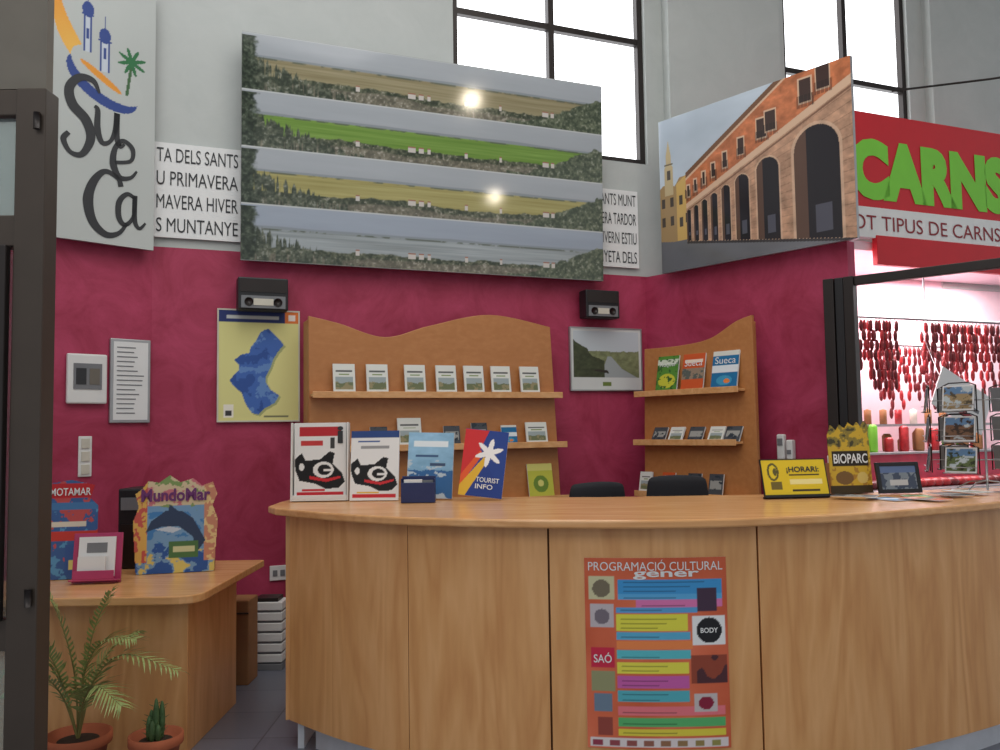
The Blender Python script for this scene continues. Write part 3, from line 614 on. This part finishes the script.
# ------------------------------------------------------------ chairs behind the counter
def chair(x,y,yaw,ztop):
    p=E('office_chair'); M=Mx.Translation((x,y,0))@Mx.Rotation(yaw,4,'Z'); b=MB()
    for k in range(5):
        a=k*2*math.pi/5; b.tube([M@V((0,0,.11)),M@V((.2*math.cos(a),.2*math.sin(a),.07))],[.028,.018],M_black)
        b.ell((.2*math.cos(a),.2*math.sin(a),.03),(.03,.03,.03),M_black,M)
    b.tube([M@V((0,0,.08)),M@V((0,0,.46))],.025,M_dark); b.make('base',p)
    s=MB(); pts=[(.19*c_,.2*s_) for c_,s_ in [(max(-1,min(1,1.25*math.cos(t))),max(-1,min(1,1.25*math.sin(t)))) for t in np.linspace(0,2*math.pi,33)[:-1]]]
    s.slab(pts,.46,.53,M_chair,M); s.make('seat',p,.02)
    k=MB(); n=12; vs=[];fs=[]
    for i in range(n+1):
        for j in range(9):
            u=-1+2*i/n; v=j/8; wd=.17*(1-.15*(2*v-1)**2); vs.append((u*wd,.24+.03*v-.05*u*u,.66+v*(ztop-.66)-(.02*u*u if v>.9 else 0)))
    for i in range(n):
        for j in range(8): a=i*9+j; fs.append((a,a+9,a+10,a+1))
    k.add(vs,fs,M_chair,M,True); o=k.make('backrest',p); d=o.modifiers.new('s','SOLIDIFY'); d.thickness=.045; d=o.modifiers.new('b','SUBSURF'); d.levels=1; d.render_levels=1
    q=MB(); q.tube([M@V((0,.1,.47)),M@V((0,.28,.50)),M@V((0,.30,.75))],.02,M_black); q.make('spine',p)
chair(.47,5.22,math.pi+.3,1.205); chair(1.04,5.25,math.pi-.15,1.235)

# ------------------------------------------------------------ side desk
dk=E('side_desk'); cr=[(-1.42+.12*math.sin(t)-.12,4.10+.12-.12*math.cos(t)) for t in np.linspace(0,math.pi/2,7)]
MB().slab([(-2.55,4.10)]+cr+[(-1.42,5.24),(-2.40,5.24),(-2.62,5.0),(-2.62,4.6)],.71,.75,M_top).make('desk_top',dk,.006)
MB().box(-2.52,-1.50,4.20,4.225,0,.71,M_counter).make('front_panel',dk,.003)
MB().box(-1.525,-1.50,4.225,4.96,0,.71,M_counter).box(-2.52,-2.495,4.225,4.96,0,.71,M_counter).box(-2.495,-1.525,4.93,4.955,.2,.71,M_counter).make('side_panels',dk,.003)
def cut(name,w,h,M,cv,out):
    cv.mask=cv.inp(out); p=E(name); sheet('print',cv,lambda a,b:M@V((a-w/2,0,b)),p,solid=.006); return p
w0,h0=.47,.53; cv=Cv(w0,h0,260,(120,160,196)); n=cv.noise(.05,.04,61,4); n2_=cv.noise(.02,.02,62,2)
cv.A[cv.Y>.36]=(216,196,160); cv.A[(cv.Y>.36)&(n>.6)]=(206,120,130); cv.A[(cv.Y>.33)&(n<.36)]=(130,156,94)
cv.A[(cv.Y<.33)&(n>.6)]=(70,130,186); cv.A[(cv.Y<.16)&(n>.5)]=(48,90,160); cv.A[(cv.Y<.12)&(n<.4)]=(220,200,110)
m=(cv.X<.08)&(cv.Y>.06); cv.A[m]=(222,176,90); cv.A[m&(n2_>.55)]=(200,90,80); m=(cv.X>.39)&(cv.Y>.06); cv.A[m]=(206,140,110); cv.A[m&(n2_>.55)]=(230,200,140)
cv.poly([(.07,.22),(.10,.28),(.18,.335),(.27,.33),(.33,.29),(.40,.17),(.35,.10),(.33,.19),(.25,.25),(.16,.25),(.11,.235)],(52,68,96)); cv.poly([(.19,.32),(.20,.37),(.25,.33)],(52,68,96)); cv.poly([(.12,.235),(.2,.25),(.27,.235),(.22,.215)],(200,210,220))
cv.rect(.20,.08,.36,.17,(80,120,70)); cv.rect(.22,.11,.34,.14,(210,210,160))
out=[(0.02,0),(.45,0),(.46,.15),(.47,.28),(.44,.36),(.465,.42),(.44,.49),(.38,.47),(.33,.51),(.26,.49),(.20,.53),(.14,.49),(.08,.50),(.05,.46),(.01,.43),(.03,.36),(0,.28)]
Mh=stand(-1.78,4.78,.753,.25,.06)@Mx.Diagonal((.94,1,1.0,1)); mm=cut('marine_park_display',w0,h0,Mh,cv,out)
text('MundoMar',Mh,-.19,.19,.385,.455,plain('display_title_purple',(110,50,110),.5),mm,y=-.003,bold=.03)
b=MB(); b.box(-.21,.21,.007,.15,0.01,.12,M_card,Mh); b.prism([(-.03,.12),(.03,.12),(.0,.42)],.01,.06,M_card,Mh); b.make('cardboard_pocket',mm,.003)
w0,h0=.26,.52; cv=Cv(w0,h0,260,(60,96,150)); n=cv.noise(.05,.05,63,4)
cv.A[n>.6]=(190,80,80); cv.A[n<.36]=(90,150,190); cv.rect(0,.42,w0,.5,(190,40,46)); cv.rect(0,.2,w0,.25,(200,60,50)); cv.rect(.03,.27,.2,.30,(220,210,190)); cv.rect(.1,.02,.24,.18,(56,90,150)); cv.rect(.12,.05,.22,.10,(220,210,120)); cv.rect(0,.36,w0,.40,(70,120,170))
out=[(0,0),(w0,0),(w0,.38),(.22,.42),(.24,.49),(.12,.52),(0,.50)]
Mh=stand(-2.27,4.62,.753,.2,.06); rm=cut('theme_park_display',w0,h0,Mh,cv,out)
text('MOTAMAR',Mh,-.11,.09,.435,.475,M_paper,rm,y=-.003,bold=.01); MB().box(-.12,.12,.007,.16,0.01,.2,M_card,Mh).make('cardboard_pocket',rm,.003)
ch=E('card_holder'); Mh=stand(-2.08,4.50,.753,.12,.15); M_pink=plain('pink_plastic',(176,56,100),.4)
MB().box(-.12,.12,.0,.012,0,.25,M_pink,Mh).box(-.12,.12,-.05,0,0.008,.016,M_pink,Mh).box(-.10,.10,-.05,-.045,.016,.06,M_pink,Mh).make('stand',ch,.003)
b=MB(); b.box(-.09,.09,-.012,-.002,.03,.23,M_paper,Mh); b.box(-.085,.05,-.034,-.02,.016,.13,M_white,Mh); b.box(-.05,.05,-.014,-.012,.15,.20,M_grey,Mh); b.make('cards',ch)
pcx=E('desktop_computer'); b=MB(); b.box(-2.17,-1.99,4.95,5.20,.752,1.20,M_black); b.make('case',pcx,.01); MB().box(-2.15,-2.01,4.942,4.95,1.08,1.15,M_grey).box(-2.15,-2.01,4.942,4.95,.80,1.0,M_dark).make('front_bezel',pcx)
# floor items
cb=E('cardboard_box'); MB().box(-1.78,-1.53,5.30,5.50,0,.50,M_card).make('carton',cb,.006); MB().box(-1.68,-1.63,5.296,5.30,.0,.50,M_cream).box(-1.78,-1.53,5.295,5.30,.42,.43,M_brown).make('tape',cb)
ht=E('storage_crate'); b=MB(); X0,X1,Y0,Y1=-1.62,-1.41,5.62,5.80
b.box(X0,X1,Y0,Y1,0,.04,M_grey)
for k in range(6): b.box(X0,X1,Y0,Y1,.05+k*.065,.10+k*.065,M_white)
b.box(X0+.01,X1-.01,Y0+.01,Y1-.01,.04,.42,M_grey); b.make('slats',ht,.004)
MB().box(X0+.03,X1-.03,Y0+.02,Y1-.02,.425,.45,M_dark).make('lid',ht,.004)

# ------------------------------------------------------------ plants
def pot(name,x,y,r,h):
    p=E(name); MB().lathe([(.001,0),(r*.66,0),(r*.70,.01),(r*.88,h*.78),(r*.98,h*.78),(r,h*.8),(r,h),(r*.92,h),(r*.88,h*.86),(.001,h*.86)],(x,y,0),M_terra).make('pot',p)
    MB().lathe([(r*.9,h*.80),(r*.5,h*.885),(.001,h*.90)],(x,y,0),M_soil).make('soil',p); return p
def frond(b,pts,ll,n=26):
    c=cat(pts,8); N_=len(c); b.tube(c,[.005*(1-.8*i/N_) for i in range(N_)],M_stem,seg=6)
    for i in range(n):
        t=.25+.75*i/(n-1); k=min(N_-2,int(t*(N_-1))); q=c[k].lerp(c[k+1],t*(N_-1)-k); d=(c[k+1]-c[k]).normalized()
        sd=d.cross(V((0,0,1)))
        if sd.length<.1: sd=V((1,0,0))
        sd.normalize(); up=sd.cross(d)
        for s_ in(-1,1):
            l=ll*(math.sin(math.pi*min(1,(t-.1)))*.8+.25)*random.uniform(.8,1.15); e=q+(sd*s_*.8+d*.7+up*.1).normalized()*l-V((0,0,.01+.03*random.random())); m=(q+e)/2+up*.008; wv=d*.0055
            b.add([q-wv,q+wv,m+wv,m-wv,e],[(0,1,2,3),(3,2,4)],M_leaf)
pt=pot('potted_palm',-1.88,3.92,.14,.195); b=MB(); bx_,by_,bz=-1.88,3.92,.165
for tips in ([(-1.90,3.92,.45),(-1.95,3.88,.70),(-2.02,3.85,.86)],[(-1.87,3.94,.42),(-1.83,3.95,.64),(-1.76,3.95,.80)],[(-1.82,3.9,.40),(-1.66,3.85,.55),(-1.40,3.78,.50)],[(-1.84,3.88,.34),(-1.74,3.78,.44),(-1.60,3.70,.38)],
    [(-1.94,3.9,.40),(-2.03,3.85,.55),(-2.14,3.8,.50)],[(-1.92,3.85,.38),(-1.98,3.75,.50),(-2.04,3.66,.44)],[(-1.86,4.0,.38),(-1.80,4.04,.52),(-1.68,4.05,.60)],[(-1.92,3.86,.42),(-1.96,3.80,.58),(-2.0,3.74,.66)],[(-1.85,3.9,.45),(-1.76,3.88,.60),(-1.60,3.84,.62)]):
    frond(b,[(bx_,by_,bz)]+tips,.13)
b.make('fronds',pt)
pt=pot('potted_cactus',-1.53,3.90,.115,.195); b=MB()
for k in range(7):
    a=k*.9; r=.02 if k else 0; hh=.17-.018*k; c=(-1.53+r*math.cos(a)*1.4,3.90+r*math.sin(a)*1.4,.17+hh/2); b.ell(c,(.014,.014,hh/2+.01),M_cact)
    for q in range(14):
        an=q*2.4; zz=c[2]-hh/2+hh*q/14; b.tube([(c[0]+.012*math.cos(an),c[1]+.012*math.sin(an),zz),(c[0]+.03*math.cos(an),c[1]+.03*math.sin(an),zz+.01)],[.002,.0005],M_cact,seg=4)
b.make('stems',pt)

# ------------------------------------------------------------ entrance door (left)
dr=E('door_1'); b=MB()
b.box(-1.445,-1.355,2.56,2.64,0,2.55,M_brown)
for z0,z1 in((.02,.12),(.88,.97),(2.07,2.165),(2.47,2.55)): b.box(-2.5,-1.445,2.57,2.63,z0,z1,M_brown)
b.box(-2.58,-2.5,2.56,2.64,0,2.55,M_brown); b.box(-1.50,-1.455,2.54,2.57,.97,2.07,M_dark); b.make('frame',dr,.004)
MB().box(-2.5,-1.445,2.596,2.604,.12,2.47,M_glass).make('glass',dr)
b=MB()
for z in(1.01,2.42): b.tube([(-1.375,2.55,z),(-1.375,2.55,z+.05)],.010,M_dark)
b.make('hinges',dr)
MB().box(-2.6,-1.365,2.58,2.62,2.555,3.6,M_taupe).make('transom_panel',dr)

# ------------------------------------------------------------ right glazed partition and butcher stall
gp=E('glazed_partition'); b=MB(); b.box(-.13,-.06,-.12,-.04,0,2.48,M_dark,FG).box(-.055,.0,-.11,-.05,0,2.48,M_black,FG).box(.005,.07,-.12,-.04,0,2.48,M_dark,FG).box(.07,2.2,-.10,-.05,2.42,2.48,M_dark,FG).box(.07,2.2,-.10,-.05,0,.06,M_dark,FG); b.make('frame',gp,.004)
sg=E('butcher_sign'); b=MB(); b.box(-.1,2.8,0,.05,3.19,3.95,M_red,FS).box(.28,2.8,-.02,.03,2.74,2.97,M_red,FS); b.make('panels',sg,.004)
MB().box(-.1,2.8,-.01,.05,2.95,3.19,M_paper,FS).make('strip',sg)
text('CARNS',FS,.05,1.80,3.25,3.74,M_green,sg,y=-.003,bold=.07)
text('TOT TIPUS DE CARNS',FS,-.06,1.66,3.01,3.125,M_dred,sg,y=-.012,bold=.0)
st=E('butcher_stall'); b=MB(); b.box(.0,3,.98,1.04,0,2.95,M_stallw,FS).box(-.05,.0,.06,1.04,0,2.95,M_stallw,FS).box(0,3,.05,.98,2.86,2.93,M_stallw,FS); b.make('cladding',st)
b=MB(); b.box(.0,3,-.1,.6,0,.95,M_white,FS).box(.0,3,-.12,.62,.95,1.0,M_alu,FS).box(.0,3,.35,.6,1.0,1.25,M_stallb,FS).box(0,3,.30,.62,1.25,1.27,M_alu,FS); b.make('display_counter',st,.004)
b=MB(); b.tube([FS@V((.02,.2,2.36)),FS@V((2.9,.2,2.36))],.012,M_alu); b.tube([FS@V((.02,.7,2.2)),FS@V((2.9,.7,2.2))],.012,M_alu)
for u in(.05,1.0,2.0): b.tube([FS@V((u,.2,2.36)),FS@V((u,.2,2.86))],.008,M_alu)
b.make('hanging_rail',st)
b=MB()
for yy,grp in ((.2,np.linspace(.10,.66,15)),(.7,np.linspace(.05,.7,12)),(.2,np.linspace(.98,1.9,22)),(.7,np.linspace(1.0,2.0,18))):
    for i,u in enumerate(grp):
        n=random.randint(4,8); z=(2.34 if yy<.5 else 2.19); mt=random.choice((M_sau1,M_sau2,M_sau2,M_sau1)); b.tube([FS@V((u,yy,z+.01)),FS@V((u,yy,z-.03))],.003,M_alu,seg=5)
        for q in range(n):
            b.ell((u+random.uniform(-.012,.012),yy+random.uniform(-.02,.02),z-.05-q*.078),(.017,.017,.05),mt,FS,8,5)
b.make('sausages',st)
b=MB()
for i,u in enumerate(np.linspace(.08,1.9,22)):
    c=random.choice((M_sau1,M_sau2,M_card,M_cream,M_card,M_green)); hh=random.uniform(.08,.22)
    b.lathe([(.001,0),(.035,0),(.04,.02),(.04,hh),(.025,hh+.02),(.001,hh+.02)],(u,.42+.1*(i%2),1.27),c,12,FS)
    if i%2: b.lathe([(.001,0),(.03,0),(.03,.12),(.001,.13)],(u,.55,1.50),random.choice((M_sau1,M_cream,M_card)),10,FS)
    b.ell((u+.03,.1,1.03),(.07,.09,.04),random.choice((M_sau1,M_sau2)),FS)
b.box(.0,3,.42,.6,1.48,1.50,M_alu,FS)
b.make('meat_and_jars',st)
b=MB(); Mp=FS@Mx.Translation((.80,.0,1.66))@Mx.Rotation(.45,4,'Y'); b.box(0,.6,0,.01,0,.33,M_paper,Mp); 
b.box(.05,.45,-.003,0,.06,.10,M_dred,Mp).box(.05,.5,-.003,0,.14,.17,M_grey,Mp)
b.tube([FS@V((.90,.005,1.89)),FS@V((.90,.2,2.36))],.003,M_alu); b.make('price_board',st)
cab=E('overhead_cable'); MB().tube([(3.0,6.45,4.02),(3.6,6.2,4.0),(4.6,5.9,4.04)],.008,M_dark).make('cable',cab)

# ------------------------------------------------------------ added glint lamps and fill, stall light
for i,(x,y,z,r) in enumerate(((3.36,2.59,5.71,.12),(3.66,2.74,4.42,.08))):
    p=E('glint_lamp'); MB().ell((x,y,z),(r,r,r),M_glint_lamp,seg=20,ring=12).make('globe',p); MB().tube([(x,y,z+r-.01),(x,y,HZ)],.008,M_black).make('cord',p)  # unseen globes added where they reflect as glints in the panorama panel
def area(name,loc,rot,sx,sy,e,c=(1,1,1)):
    l=bpy.data.lights.new(name,'AREA'); l.shape='RECTANGLE'; l.size=sx; l.size_y=sy; l.energy=e; l.color=c
    o=bpy.data.objects.new(name,l); o.location=loc; o.rotation_euler=rot; link(o); return o
area('overhead_fill',(0,3.0,6.35),(0,0,0),5,4,150,(1,.99,.97))  # added overhead fill for ambient light, no fixture behind it
area('overhead_fill',(-2,-1,6.0),(math.radians(35),0,0),5,3,120,(1,.99,.97))  # added fill from behind the camera, tilted toward the counter
area('stall_light',FS@V((1.3,.45,2.83)),(0,0,math.radians(22)),2.4,.6,85,(1,.93,.94))

wd=bpy.data.worlds.new('world'); sc.world=wd; wd.use_nodes=True; wd.node_tree.nodes['Background'].inputs[0].default_value=(.92,.96,1,1); wd.node_tree.nodes['Background'].inputs[1].default_value=.55

# ------------------------------------------------------------ camera
p_=math.atan(.0632); r_=.015
F_=V((0,math.cos(p_),math.sin(p_))); U_=V((0,-math.sin(p_),math.cos(p_))); R_=V((1,0,0))
R2=R_*math.cos(r_)-U_*math.sin(r_); U2=U_*math.cos(r_)+R_*math.sin(r_)
cd=bpy.data.cameras.new('camera'); cd.sensor_width=36; cd.lens=36*.87; cd.clip_start=.05
co=bpy.data.objects.new('camera',cd); link(co)
co.matrix_world=Mx(((R2.x,U2.x,-F_.x,0),(R2.y,U2.y,-F_.y,0),(R2.z,U2.z,-F_.z,1.5),(0,0,0,1)))
sc.camera=co
